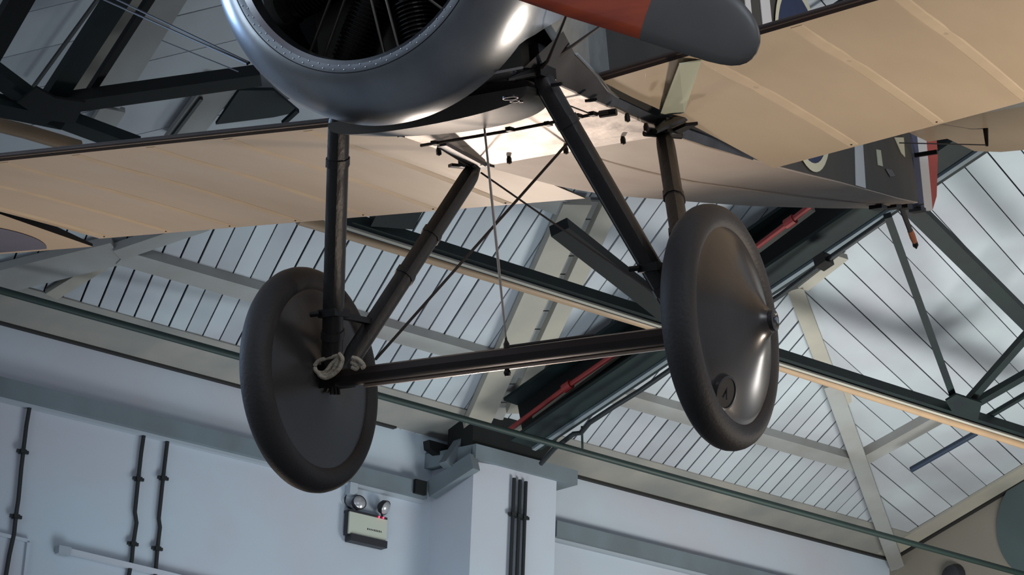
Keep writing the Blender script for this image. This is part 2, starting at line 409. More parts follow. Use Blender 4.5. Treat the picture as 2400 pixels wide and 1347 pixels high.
# long thin green pipe near the eaves
gp0 = roof(-120, 647, .35); gp1 = onp(2520, 1379, EO + H * (UC - .25), H)
o = tag(MB().tube([gp0, gp0 + (gp1 - gp0) * .5, gp1], .032, 10).build('green_pipe', 'green_pipe', smooth=True), 'long thin dark green pipe running parallel to the eaves', 'pipe')
# purlins and hip members, pale
rbar('purlin', (285, 594), (2010, 1085), .20, .10, .07, 'beam_grey', 'grey painted purlin under the boards, running left of the slanted hip beam', 'beam')
rbar('purlin', (2012, 1078), (2210, 968), .20, .10, .07, 'beam_grey', 'short grey purlin rising right from the slanted hip beam', 'beam')
rbar('purlin', (-60, 668), (275, 585), .34, .08, .07, 'beam_grey', 'broad grey beam joining the purlin at far left', 'beam')
rbar('purlin', (275, 590), (480, 520), .16, .08, .09, 'beam_grey', 'narrow grey strut rising from the left beam joint towards the wing edge', 'beam')
rbar('purlin', (120, 690), (290, 585), .14, .05, .05, 'beam_tan', 'slim tan strut below the left beam joint', 'beam')
rbar('purlin', (1240, 452), (1345, 490), .20, .08, .08, 'beam_grey', 'short pale purlin end showing just behind the wing tip corner', 'beam')
hip = empty('hip_beam', tuple(roof(2095, 1310, .12))); tag(hip, 'pale slanted hip beam rising from the right wall corner', 'beam')
MB().bar(roof(2102, 1325, .14), roof(1948, 895, .14), .17, .10, ND).build('beam', 'beam_grey', hip)
MB().bar(roof(1955, 915, .08), roof(1862, 672, .08), .15, .06, ND).build('beam', 'beam_tan', hip)
MB().prism([roof(1930, 905, .12), roof(1990, 895, .12), roof(1995, 935, .12), roof(1965, 960, .12)], ND * .03).build('gusset', 'beam_tan', hip)
rbar('purlin', (1880, 672), (1975, 598), .13, .06, .08, 'beam_tan', 'small tan block of timber beside the top of the hip beam', 'beam')
# double pale rafter in the middle
rbar('rafter', (1352, 470), (1108, 1010), .26, .09, .10, 'beam_tan', 'left of the two broad pale rafters in the middle', 'beam')
rbar('rafter', (1432, 470), (1205, 960), .17, .09, .10, 'beam_tan', 'right of the two broad pale rafters in the middle', 'beam')
rp = empty('rafter_infill', tuple(roof(1280, 700, .05))); tag(rp, 'grey strip with cross joints between the two pale rafters', 'panel')
pA, pB = np.array([1392, 470.]), np.array([1158, 985.])
for k in range(12):
    t0, t1 = k / 12, (k + .93) / 12
    MB().bar(roof(*(pA + (pB - pA) * t0), .05), roof(*(pA + (pB - pA) * t1), .05), .17, .02, ND).build('panel', 'beam_grey', rp)
# blue-black tube on the right
o = rtube('strip_tube', [(2136, 1100), (2288, 1014)], .032, .5, 'blue_tube', 'short blue-black tube hanging under the boards at right', 'tube')

# ---- upper-left truss (nearer)
tl = empty('roof_truss', tuple(roof(130, 250, .9))); tag(tl, 'dark green truss joint at the upper left above the wing', 'truss')
tb = lambda nm, a, b, w_, h_, off, mt: MB().bar(roof(*a, off), roof(*b, off), w_, h_, ND).build(nm, mt, tl)
tb('chord', (-60, 235), (150, 278), .14, .1, 1.0, 'green_steel')
tb('chord', (120, 268), (320, 342), .12, .1, 1.0, 'green_steel')
tb('web_bar', (120, 245), (610, 176), .13, .1, .98, 'dark_steel')
tb('web_bar', (-40, 150), (110, 262), .13, .1, .96, 'green_steel')
tb('web_bar', (110, 250), (285, -20), .15, .1, .94, 'green_steel')
tb('web_bar', (188, 250), (362, -20), .05, .06, .9, 'dark_steel')
tb('web_bar', (-30, 132), (62, -30), .16, .1, .9, 'dark_steel')
MB().prism([roof(40, 235, 1.06), roof(85, 200, 1.06), roof(130, 225, 1.06), roof(200, 235, 1.06), roof(175, 285, 1.06), roof(100, 275, 1.06)], ND * .02).build('gusset', 'dark_steel', tl)
rbar('rafter', (150, 262), (335, -30), .17, .05, .6, 'beam_tan', 'pale narrow rafter between the dark bars at upper left', 'beam')
rbar('rafter', (240, 240), (405, -30), .28, .05, .08, 'beam_grey', 'broad grey rafter behind the upper left truss', 'beam')
rbar('rafter', (235, 300), (265, 252), .20, .05, .08, 'beam_grey', 'stub of grey rafter below the upper left dark bar', 'beam')
rbar('rafter', (420, 330), (520, 195), .26, .05, .08, 'beam_grey', 'grey rafter left of the green panel behind the engine cowl', 'beam')
rbar('lath', (400, 325), (472, 230), .025, .03, .12, 'conduit', 'thin dark lath beside the grey rafter near the cowl', 'rod')
rbar('lath', (70, 215), (235, -10), .022, .03, .12, 'conduit', 'thin dark lath at the far upper left', 'rod')
m = MB().prism([roof(505, 285, .1), roof(560, 205, .1), roof(640, 205, .1), roof(700, 255, .1), roof(640, 268, .1)], ND * .03)
tag(m.build('roof_panel', 'green_steel'), 'dull green panel under the roof left of the engine cowl', 'panel')
rbar('lath', (664, 288), (697, 258), .035, .03, .3, 'green_steel', 'short green strut end between cowl and wing', 'rod')
o = rtube('tan_pipe', [(-60, 278), (60, 308), (185, 345)], .055, .9, 'tan_pipe', 'tan pipe at far left just above the wing edge')
rbar('lath', (1880, 62), (1990, -10), .02, .03, .1, 'conduit', 'thin dark lath above the right wing near the roundel', 'rod')
rbar('web_bar', (1975, 30), (2040, -20), .1, .06, .5, 'dark_steel', 'dark bar end above the right wing', 'beam')

# ---- conduits on the walls
def conduit(pts, off, label, cl, r=.019, org=None, group=None):
    P_ = [wall(x, y, off) for x, y in pts]
    o = MB().tube(P_, r, 8).build('wall_conduit', 'conduit', smooth=True); tag(o, label, 'pipe', group)
    for (x, y) in cl:
        c = wall(x, y, off); MB().box(c, H * .055, NN * .012, U * .014).build('clip', 'conduit', o)
        MB().box(c, H * .028, NN * .026, U * .018).build('clip_saddle', 'conduit', o)
conduit([(72, 938), (62, 995), (50, 1095), (45, 1150), (43, 1170), (37, 1210), (33, 1250), (22, 1300), (10, 1370)], .035, 'leftmost black conduit running down the white wall', [(53, 1058), (37, 1210)])
conduit([(339, 1006), (331, 1060), (324, 1122), (316, 1200), (320, 1225), (312, 1275), (309, 1310), (298, 1370)], .035, 'left one of the close pair of black conduits on the white wall', [(324, 1122), (311, 1274)])
conduit([(394, 1019), (382, 1120), (372, 1215), (375, 1235), (369, 1285), (362, 1370)], .035, 'right one of the close pair of black conduits on the white wall', [(382, 1120), (368, 1285)])
for k, (xa, xb, nm) in enumerate(((1205, 1196, 'left'), (1219, 1211, 'middle'), (1232.5, 1225, 'right'))):
    conduit([(xa, 1120 + 4 * k), (xb, 1350), (xb - .3, 1390)], PX + .035, nm + ' one of three black conduits down the front of the pilaster', [(xa - 3.2, 1205 + 4 * k)])
# shallow boxed outline and a painted strip at the lower left
ob = empty('wall_panel', tuple(wall(40, 1300, .02))); tag(ob, 'faint white boxed panel on the wall at the lower left corner', 'panel')
m = MB(); m.bar(wall(-60, 1238, .02), wall(68, 1268, .02), .03, .03, U); m.bar(wall(66, 1268, .02), wall(52, 1390, .02), .03, .03, NN); m.build('frame', 'wall_paint', ob)
MB().prism([wall(-60, 1242, .012), wall(64, 1270, .012), wall(50, 1390, .012), wall(-70, 1390, .012)], -NN * .01).build('face', 'wall_paint', ob)
m = MB(); m.bar(wall(138, 1286, .04), wall(640, 1405, .04), .05, .045, U); o = m.build('cable_trunking', 'wall_paint'); tag(o, 'white painted cable trunking on the lower left wall', 'trunking')
MB().box(wall(148, 1290, .05), H * .06, NN * .035, U * .035).build('end_box', 'ledge_light', o)
# ---- emergency twin spot unit
ep = empty('emergency_light', tuple(wall(860, 1230, 0))); tag(ep, 'wall mounted emergency light unit with two round spot heads and red indicators', 'light')
TL, TR, BL = wall(820, 1199, .1), wall(908, 1217, .1), wall(817, 1250, .1)
ctr = (TR + BL) / 2; hw = np.linalg.norm(TR - TL) / 2; hh = abs(TL[2] - BL[2]) / 2
MB().box(ctr - NN * .02, H * hw, NN * .02, U * hh).build('case', 'lamp_box', ep)
MB().box(ctr - NN * .045 - H * .006, H * (hw + .006), NN * .025, U * (hh + .012)).build('back_tray', 'lamp_dark', ep)
MB().box(ctr - U * (hh + .035) - NN * .03 + H * .01, H * hw * .96, NN * .05, U * .035).build('battery_tray', 'lamp_dark', ep)
MB().box(ctr + U * (hh + .012) - NN * .05, H * hw, NN * .05, U * .012).build('top_rail', 'lamp_dark', ep)
for q in ((888.5, 1211), (898.5, 1213)):
    MB().lathe(wall(*q, .105), NN, [(0, .009), (.004, .008), (.008, 1e-4)], 10).build('indicator', 'led', ep)
m = MB()
for k in range(9): m.box(wall(862 + k * 3.9, 1239.2 + k * .85, .1015), H * .005, NN * .001, U * random.choice((.007, .009)))
m.build('lettering', 'lamp_dark', ep)
for q, tgt in (((843, 1176), NN + .2 * U - .15 * H), ((904, 1190), NN - .5 * U + .5 * H)):
    c = wall(*q, .12); t = tgt / np.linalg.norm(tgt)
    h_ = MB().lathe(c - t * .05, t, [(-.035, 1e-4), (-.03, .03), (0, .064), (.045, .074), (.052, .074), (.052, .066)], 24).build('lamp_head', 'lamp_dark', ep, smooth=True)
    MB().lathe(c - t * .05, t, [(.05, .066), (.068, .050), (.078, .02), (.08, 1e-4)], 24).build('lens', 'lamp_glass', h_, smooth=True)
    MB().tube([c - t * .06, np.array([c[0], c[1], (ctr + U * hh)[2]]) - NN * .04], .012, 8).build('neck', 'lamp_dark', ep)
o = MB().box(wall(824, 1146, .05), H * .045, NN * .04, U * .06).build('junction_box', 'ledge_light'); tag(o, 'small grey junction box above the emergency light unit', 'box')
o = MB().tube([wall(x, y, .03) for x, y in ((815, 1152), (809, 1166), (808, 1176), (814, 1186), (824, 1193), (832, 1198))], .008, 8).build('power_cable', 'conduit', smooth=True)
tag(o, 'short looping black cable between junction box and emergency light', 'cable')
# ---- round disc on the end wall
W2 = EO + H * (UC - .03)
dc = onp(2447, 1222, W2, H); rr = np.linalg.norm(onp(2338, 1215, W2, H) - dc)
o = MB().disc(dc, H, rr * .98, .05, 48).build('wall_disc', 'disc_grey'); tag(o, 'large round grey-green disc on the beige end wall at the right edge', 'disc')
dk = onp(2235, 1352, W2, H); o = MB().lathe(dk, -H, [(-.02, .16), (.06, .13), (.1, .05), (.1, 1e-4)], 20).build('wall_fitting', 'lamp_dark', smooth=True); tag(o, 'dark rounded fitting low on the beige end wall', 'fitting')

# ================================================================ THE AIRCRAFT
plane = bpy.data.objects.new('biplane', None); C.objects.link(plane); plane.empty_display_size = .3
mt = np.eye(4); mt[:3, :3] = AW; mt[:3, 3] = AO; plane.matrix_world = Matrix(mt.tolist()); ORG['biplane'] = Vector((0, 0, 0))
tag(plane, 'hanging vintage biplane with polished metal cowl, tan fabric wings and black disc wheels', 'aircraft')
AINV = AB.T
OL = -AINV @ AT
def loc(px, py, ax, val):
    d = AINV @ np.array([(px - CXY[0]) / F, -(py - CXY[1]) / F, -1.]); return OL + d * ((val - OL[ax]) / d[ax])
X = np.array([1., 0, 0]); Y = np.array([0, 1., 0]); Z = np.array([0, 0, 1.])
ZC = 1.161
# ---- wheels
TRK = .6816
for s in (-1, 1):
    wh = empty('wheel', (0, s * TRK, 0)); wh.parent = plane; ORG[wh.name] = Vector((0, s * TRK, 0))
    wh['label'] = 'black disc wheel, ' + ('nearer, right in the photo' if s > 0 else 'farther, left in the photo')
    r = .0434; prof = [(1.15 * r * math.sin(a), .35 - r + r * math.cos(a)) for a in np.linspace(0, 2 * pi, 20, endpoint=False)]
    MB().lathe((0, s * TRK, 0), (0, s, 0), prof, 96, closed=True).build('tyre', 'tyre', wh, smooth=True)
    # outer fabric cone
    prof = [(.028, .300), (.036, .288), (.040, .270), (.046, .262), (.080, .165), (.105, .10), (.128, .052), (.140, .040), (.148, .034), (.15, 1e-4)]
    cn = MB().lathe((0, s * TRK, 0), (0, s, 0), prof, 96).build('wheel_cover', 'cone', wh, smooth=True)
    MB().lathe((0, s * TRK, 0), (0, s, 0), [(.147, .030), (.160, .030), (.162, .022), (.158, .018), (.158, 1e-4)], 24).build('hub_cap', 'cone', cn, smooth=True)
    MB().lathe((.006, s * (TRK + .150), 0), (0, s, 0), [(.0, .010), (.018, .009), (.02, 1e-4)], 12).build('hub_bolt', 'rivet', cn, smooth=True)
    # inner cover: shallow
    prof = [(-.030, .300), (-.034, .285), (-.036, .262), (-.060, .06), (-.07, .04), (-.10, .035), (-.10, 1e-4)]
    MB().lathe((0, s * TRK, 0), (0, s, 0), prof, 96).build('inner_cover', 'cone', wh, smooth=True)
    if s > 0:
        q = loc(1697, 920, 1, TRK + .066)
        for _ in range(20): q = loc(1697, 920, 1, TRK + np.interp(math.hypot(q[0], q[2]), [.052, .10, .165, .262], [.128, .105, .080, .046]))
        rad = math.hypot(q[0], q[2]); er = np.array([q[0], 0, q[2]]) / rad
        # cone surface y at this radius, outward normal
        yy = TRK + np.interp(rad, [.052, .10, .165, .262], [.128, .105, .080, .046]); c = np.array([q[0], yy, q[2]])
        nn = np.array([er[0] * .34, 1, er[2] * .34]); nn /= np.linalg.norm(nn)
        MB().lathe(c, nn, [(-.004, .050), (.009, .048), (.010, .042), (.002, .041)], 28).build('valve_hole_rim', 'cone', cn, smooth=True)
        MB().lathe(c, nn, [(.007, .0425), (.007, 1e-4)], 28).build('valve_hole', 'black_strip', cn)
        MB().tube([c - er * .02 + nn * .010 + X * .01, c + er * .022 + nn * .010 - X * .008], .0025, 6).build('valve_stem', 'wire', cn)
# ---- axle, spreader bar
MB().tube([(0, -.70, 0), (0, .70, 0)], .018, 12).build('axle', 'black_metal', plane, smooth=True)
bar = MB()
sec = [(.05, .0), (.035, .020), (0, .027), (-.04, .022), (-.07, .012), (-.075, 0), (-.07, -.018), (-.03, -.027), (.02, -.026), (.042, -.016)]
V = []
for y_, k in ((-.62, .8), (-.57, 1), (.57, 1), (.62, .8)):
    V += [(a * k, y_, b * k - .006) for a, b in sec]
n = len(sec); bar.add(V, [(i * n + k, i * n + (k + 1) % n, (i + 1) * n + (k + 1) % n, (i + 1) * n + k) for i in range(3) for k in range(n)] + [tuple(range(n)), tuple(3 * n + k for k in range(n))])
bo = bar.build('spreader_bar', 'bar_brown', plane, smooth=True)
MB().bar((-.015, -.50, -.038), (-.015, .60, -.038), .02, .009, Z).build('edge_strip', 'bright_strip', bo)
MB().lathe((.01, .0, -.042), (0, 0, -1), [(0, .006), (.012, .011), (.022, .008), (.024, 1e-4)], 12).build('drain_knob', 'black_metal', bo, smooth=True)
MB().tube([(.03, .02, .02), (.03, .30, .022)], .004, 6).build('bead', 'wire', bo)
# ---- struts
def strut(top, bot, chord_, th, name='strut', m_='strut', parent=plane, t0=0., bands=()):
    top = np.array(top, float); bot = np.array(bot, float); d = bot - top; L = np.linalg.norm(d); d /= L
    cx_ = X - d * (X @ d); cx_ /= np.linalg.norm(cx_); cy_ = np.cross(d, cx_)
    pr = [(.5, 0), (.42, .32), (.2, .5), (-.1, .46), (-.35, .3), (-.5, .08), (-.5, -.08), (-.35, -.3), (-.1, -.46), (.2, -.5), (.42, -.32)]
    V = []; st = ((0, .55), (.04, .95), (.07, 1), (.93, 1), (.97, .8), (1, .7))
    for t, k in st: V += [top + d * L * t + cx_ * a * chord_ * k + cy_ * b * th * 1.0 * k for a, b in pr]
    n = len(pr); mb = MB().add(V, [(i * n + k, i * n + (k + 1) % n, (i + 1) * n + (k + 1) % n, (i + 1) * n + k) for i in range(len(st) - 1) for k in range(n)] + [tuple(range(n)), tuple((len(st) - 1) * n + k for k in range(n))])
    o = mb.build(name, m_, parent, smooth=True)
    for t in bands:
        c = top + d * L * t
        V = []
        for e in (-.012, .012): V += [c + d * e + cx_ * a * (chord_ + .008) + cy_ * b * (th + .008) for a, b in pr]
        MB().add(V, [(k, (k + 1) % n, n + (k + 1) % n, n + k) for k in range(n)] + [tuple(range(n)), tuple(n + k for k in range(n))]).build('band', m_, o, smooth=True)
    return o, d, cx_, cy_
FT = (.2992, .3257, .7532); RT = (-.556, .335, .6833)
for s in (-1, 1):
    bf = (.03, s * .585, .02); br = (-.04, s * .585, .02)
    o, d, cx_, cy_ = strut((FT[0], s * FT[1], FT[2]), bf, .080, .058, 'front_strut', bands=(.2, .86))
    p0 = np.array((FT[0], s * FT[1], FT[2])); 
    MB().tube([p0 + d * .05 + cx_ * .01 + cy_ * .028 * 1, p0 + d * .85 + cx_ * .01 + cy_ * .028], .006, 6).build('seam', 'strut', o)
    strut((RT[0], s * RT[1], RT[2] - .01), br, .075, .055, 'rear_strut', bands=(.35, .55))
    # tie between the legs
    a = np.array((FT[0], s * FT[1], FT[2])); b = np.array(bf); c = np.array((RT[0], s * RT[1], RT[2])); e = np.array(br)
    MB().bar(a + (b - a) * .78 + X * .03, c + (e - c) * .78, .02, .018, Z).build('strut_tie', 'black_metal', plane)
    k_ = a + (b - a) * .78
    MB().box(k_, X * .045, Y * .03, Z * .012).build('strut_clamp', 'black_metal', plane)
    MB().tube([k_ + X * .05 - Y * .02, k_ + X * .055 - Y * .05], .008, 8).build('clamp_bolt', 'black_metal', plane)
    # fitting at the foot
    MB().box((-.005, s * .60, .0), X * .06, Y * .035, Z * .035).build('axle_fitting', 'black_metal', plane)
    for k in range(3):
        MB().tube([(-.02 + .02 * k, s * .60, -.03), (-.02 + .02 * k, s * .60, -.055)], .006, 8).build('fitting_bolt', 'wire', plane)
    # bungee cord lashing
    rope = MB()
    def loop(pts, r_=.0068): rope.tube(pts, r_, 8)
    if s < 0:
        LPX = [[(790, 834), (770, 838), (748, 845), (738, 857), (742, 870), (755, 874), (766, 868), (778, 852), (790, 842), (797, 834)],
               [(745, 872), (752, 881), (764, 885), (780, 878), (795, 864), (801, 850), (802, 838), (794, 828)],
               [(752, 874), (766, 878), (778, 870), (788, 855), (794, 842)],
               [(826, 838), (838, 841), (848, 849), (853, 858), (848, 862)],
               [(824, 848), (832, 853), (838, 859), (834, 864), (825, 860)]]
        for i_, lp in enumerate(LPX):
            pts = [loc(x, y, 0, .075 + .008 * (i_ % 2)) for x, y in lp]; fine = []
            for i in range(len(pts) - 1):
                q0 = pts[max(i - 1, 0)]; q1 = pts[i]; q2 = pts[i + 1]; q3 = pts[min(i + 2, len(pts) - 1)]
                for t in (0, .25, .5, .75): fine.append(.5 * ((2 * q1) + (q2 - q0) * t + (2 * q0 - 5 * q1 + 4 * q2 - q3) * t * t + (3 * q1 - q0 - 3 * q2 + q3) * t ** 3))
            loop(fine + [pts[-1]])
    else:
        for k in range(3):
            loop([(.07 * math.cos(a), s * (.60 + .016 * k), .045 * math.sin(a)) for a in np.linspace(0, 2 * pi, 20)])
    ro = rope.build('bungee_cord', 'rope', plane, smooth=True)
    if s < 0: ro['label'] = 'cream coloured cord lashing'
# bracing wires
def wire(a, b, r_=.0035, m_='wire', name='bracing_wire'): return MB().tube([a, b], r_, 6).build(name, m_, plane)
wire(loc(1390, 268, 0, RT[0]), loc(880, 842, 0, -.02), .0045)
wire(loc(1128, 405, 0, RT[0] + .02), loc(1560, 705, 0, -.02), .0035)
rd = MB().tube([(.024, 0, .72), (.008, 0, .30), (0, 0, .035)], [.0035, .0045, .003], 8).build('hanging_rod', 'rod', plane, smooth=True)
rd['label'] = 'thin bright vertical rod'
MB().lathe((0, 0, .02), (0, 0, 1), [(0, .009), (.012, .009), (.022, .004), (.035, .003)], 10).build('rod_end', 'wire', rd)
# ---- fuselage
ST = [(-4.34, .865, .02, 1.10), (-4.0, .825, .10, 1.17), (-3.6, .795, .15, 1.22), (-3.2, .77, .20, 1.27), (-2.8, .745, .245, 1.32), (-2.4, .725, .28, 1.38), (-2.0, .705, .305, 1.45), (-1.6, .685, .335, 1.52), (-1.2, .678, .345, 1.56), (-.9, .678, .333, 1.58), (-.6, .685, .335, 1.58), (-.2, .712, .328, 1.58), (.2, .735, .325, 1.58), (.40, .75, .325, 1.58)]
fz = lambda x, i: float(np.interp(x, [q[0] for q in ST], [q[i] for q in ST]))
def section(x):
    zb, h, zt = fz(x, 1), fz(x, 2), fz(x, 3)
    return [(x, -h, zb), (x, -h, zt - .12), (x, -h * .7, zt - .02), (x, 0, zt), (x, h * .7, zt - .02), (x, h, zt - .12), (x, h, zb)]
xs = [q[0] for q in ST]
fu = MB()
for i in range(len(xs)): fu.V += section(xs[i])
for i in range(len(xs) - 1):
    for k in range(6): fu.F.append((i * 7 + k, i * 7 + k + 1, (i + 1) * 7 + k + 1, (i + 1) * 7 + k))
fu.F += [tuple(range(7)), tuple((len(xs) - 1) * 7 + k for k in range(7))]
fus = fu.build('fuselage', 'olive', plane, smooth=True)
# belly fabric and belly sheet metal
def belly(x0, x1, n_, inset, name, m_, t=.006, sag=.0):
    V = []; fx = np.linspace(x0, x1, n_)
    ny = 9
    for x in fx:
        zb, h = fz(x, 1), fz(x, 2) - inset
        for k in range(ny):
            u_ = -1 + 2 * k / (ny - 1); V.append((x, u_ * h, zb - t + sag * (1 - u_ * u_) * math.sin(pi * (x - x0) / (x1 - x0)) ** 2))
    for x in fx:
        zb, h = fz(x, 1), fz(x, 2) - inset
        for k in range(ny): V.append((x, (-1 + 2 * k / (ny - 1)) * h, zb + .002))
    N1 = n_ * ny; Fc = []
    for L_ in (0, N1):
        Fc += [(L_ + i * ny + k, L_ + i * ny + k + 1, L_ + (i + 1) * ny + k + 1, L_ + (i + 1) * ny + k) for i in range(n_ - 1) for k in range(ny - 1)]
    for i in range(n_ - 1):
        for k in (0, ny - 1): Fc.append((i * ny + k, (i + 1) * ny + k, N1 + (i + 1) * ny + k, N1 + i * ny + k))
    for k in range(ny - 1):
        for i in (0, n_ - 1): Fc.append((i * ny + k, i * ny + k + 1, N1 + i * ny + k + 1, N1 + i * ny + k))
    return MB().add(V, Fc).build(name, m_, fus, smooth=True)
bf_ = belly(-4.33, -.60, 40, .002, 'belly_fabric', 'linen_belly', .005, .004); bf_['label'] = 'tan fabric belly'
bm_ = belly(-.595, .40, 16, .0, 'belly_sheet', 'alu_belly', .007); bm_['label'] = 'shiny metal belly sheet'
MB().tube([(x, 0, fz(x, 1) - .006) for x in np.linspace(-4.2, -.62, 20)], .003, 6).build('belly_stringer', 'linen_belly', bf_)
# bulging belly fairing
m = MB(); rows = []; V = []
n1, n2 = 24, 14
for i in range(n1 + 1):
    a = pi * i / n1 - pi / 2
    for j in range(n2 + 1):
        b = pi / 2 * j / n2
        k = math.cos(b)
        V.append((.38 - .45 * math.cos(a) * k, .325 * math.sin(a) * k, .722 - .058 * math.sin(b) ** .6 - .025 * (1 - math.cos(a) * k)))
n3 = len(V); V.append((.38, 0, .70))
Fc = [(i * (n2 + 1) + j, i * (n2 + 1) + j + 1, (i + 1) * (n2 + 1) + j + 1, (i + 1) * (n2 + 1) + j) for i in range(n1) for j in range(n2)] + [(j, j + 1, n3) for j in range(n2)] + [(n1 * (n2 + 1) + j, n1 * (n2 + 1) + j + 1, n3) for j in range(n2)]
o = MB().add(V, Fc).build('belly_fairing', 'fairing_grey', fus, smooth=True); o['label'] = 'dull metal bulged fairing behind the cowl'
# little ring mark on the fairing
def ringmb(c, nrm_, r_, w_, t=.002): return MB().lathe(c, nrm_, [(0, r_), (t, r_), (t, r_ - w_), (0, r_ - w_)], 24)
for q, rr_ in (((1196, 226), .022), ((1206, 233), .014), ((1221, 235), .006)):
    c = loc(*q, 2, .652); ringmb(c, (0, 0, -1), rr_, .003, .006).build('fairing_mark', 'black_metal', o)
# side markings (port and starboard)
def side(x, z, s, e=.004): return (x, s * (fz(x, 2) + e), z)
def decal(pts, name, m_, s, e=.004):
    V = [side(x, z, s, e) for x, z in pts] + [side(x, z, s, e - .003) for x, z in pts]; n = len(pts)
    return MB().add(V, [tuple(range(n)), tuple(range(2 * n - 1, n - 1, -1))] + [(i, (i + 1) % n, n + (i + 1) % n, n + i) for i in range(n)]).build(name, m_, fus)
def ring(cx_, cz, r0, r1, name, m_, s, e):
    N_ = 48; V = []
    for r_ in (r0, r1): V += [side(cx_ + r_ * math.cos(2 * pi * k / N_), cz + r_ * math.sin(2 * pi * k / N_), s, e) for k in range(N_)]
    if r0 < .001: V = V[N_:]; return MB().add(V, [tuple(range(N_))]).build(name, m_, fus)
    return MB().add(V, [(k, (k + 1) % N_, N_ + (k + 1) % N_, N_ + k) for k in range(N_)]).build(name, m_, fus)
for s in (1,):
    rc = (-2.02, 1.075)
    ring(*rc, .325, .358, 'roundel_ring', 'cream_paint', s, .006)['label'] = 'cream outer ring of the fuselage roundel'
    ring(*rc, .21, .325, 'roundel_ring', 'blue_paint', s, .005)['label'] = 'dark blue band of the fuselage roundel'
    ring(*rc, .11, .21, 'roundel_ring', 'white_paint', s, .005)
    ring(*rc, 0, .11, 'roundel_centre', 'rudder_red', s, .005)
    for (xa, xb, nm) in ((-1.435, -1.375, 0), (-1.66, -1.545, 1)):
        decal([(xa, .74), (xb, .74), (xb, 1.45), (xa, 1.45)], 'white_band', 'white_paint', s)
    # bands and letter strokes aft of the roundel, laid on the side plane
    def pp(x, y):
        q = loc(x, y, 1, .25)
        for _ in range(8): q = loc(x, y, 1, fz(q[0], 2) + .003)
        return (q[0], q[2])
    decal([pp(2003, 320), pp(2021, 320), pp(2029, 441), pp(2006, 434)], 'white_band', 'white_paint', s)
    decal([pp(2054, 350), pp(2064, 352), pp(2069, 390), pp(2058, 387)], 'letter_stroke', 'cream_paint', s)
    decal([pp(2096, 322), pp(2118, 322), pp(2121, 368), pp(2112, 358)], 'letter_stroke', 'cream_paint', s)
    decal([pp(2075, 395), pp(2090, 398), pp(2098, 412), pp(2086, 414)], 'faded_patch', 'alu_dark', s)
# cheek fairings either side behind the cowl
for s in (1, -1):
    V = []; stn = [(.40, .505, -38, 75, 1.0), (.20, .50, -42, 75, .62), (0., .49, -46, 75, .28), (-.17, .47, -50, 75, 0.)]
    na = 14
    for (x, r_, a0, a1, k) in stn:
        for i in range(na):
            a = math.radians(a0 + (a1 - a0) * i / (na - 1))
            rnd = np.array([r_ * math.cos(a), ZC + r_ * math.sin(a)])
            flat = np.array([.336 if i < na - 1 else .30, .752 + (1.50 - .752) * i / (na - 1)])
            q = rnd * k + flat * (1 - k); V.append((x, s * q[0], q[1]))
    ck = MB().add(V, [(i * na + k, i * na + k + 1, (i + 1) * na + k + 1, (i + 1) * na + k) for i in range(len(stn) - 1) for k in range(na - 1)]).build('cowl_cheek', 'alu_dull', fus, smooth=True)
    # lower lip of the cheek: dark under panel down to the longeron
    top = [(.36, .44, .835), (.185, .39, .806), (.07, .40, .757), (-.09, .36, .742), (-.2, .338, .742), (-.6, .345, .712), (-1.3, .352, .697)]
    bot = [(.40, .325, .742), (.2, .322, .730), (.05, .322, .720), (-.09, .322, .712), (-.2, .322, .706), (-.6, .332, .681), (-1.3, .344, .674)]
    V = [(a[0], s * a[1], a[2]) for a in top] + [(a[0], s * a[1], a[2]) for a in bot]; n = len(top)
    Fc = [(i, i + 1, n + i + 1, n + i) for i in range(n - 1)]
    MB().add(V, Fc).build('lower_side_panel', 'alu_dark', fus, smooth=True)
    MB().tube([(a[0], s * (a[1] + .004), a[2]) for a in top[1:5]], .005, 6).build('cheek_lip', 'alu', fus, smooth=True)
# belly clamps, knobs and pipes
kn = MB()
for (x, y) in ((1028, 352), (1193, 372), (1326, 349), (1470, 273), (1514, 296), (1460, 326)):
    q = loc(x, y, 2, .675)
    MB().lathe(q, (0, 0, -1), [(-.01, .005), (0, .0085), (.014, .0085), (.018, 1e-4)], 10).build('belly_bolt', 'black_metal', fus, smooth=True)
for a, b in (((935, 318), (945, 320)), ((1292, 200), (1318, 196)), ((1372, 237), (1400, 233))):
    MB().bar(loc(*a, 2, .70), loc(*b, 2, .70), .012, .008, Z).build('belly_clip', 'black_metal', fus)
MB().tube([loc(x, y, 2, .672) for x, y in ((986, 341), (1200, 305), (1390, 268), (1425, 263))], .005, 6).build('belly_pipe', 'wire', fus, smooth=True)
MB().tube([loc(x, y, 2, .672) for x, y in ((1405, 268), (1445, 262))], .011, 8).build('turnbuckle', 'black_metal', fus)
for x, y in ((1390, 267), (1020, 335), (1355, 272), (1285, 290), (1195, 303)):
    MB().box(loc(x, y, 2, .672), X * .015, Y * .008, Z * .006).build('pipe_clamp', 'black_metal', fus)
MB().tube([loc(1320, 242, 2, .68), loc(1385, 267, 2, .672)], .0025, 6).build('bonding_wire', 'wire', fus)
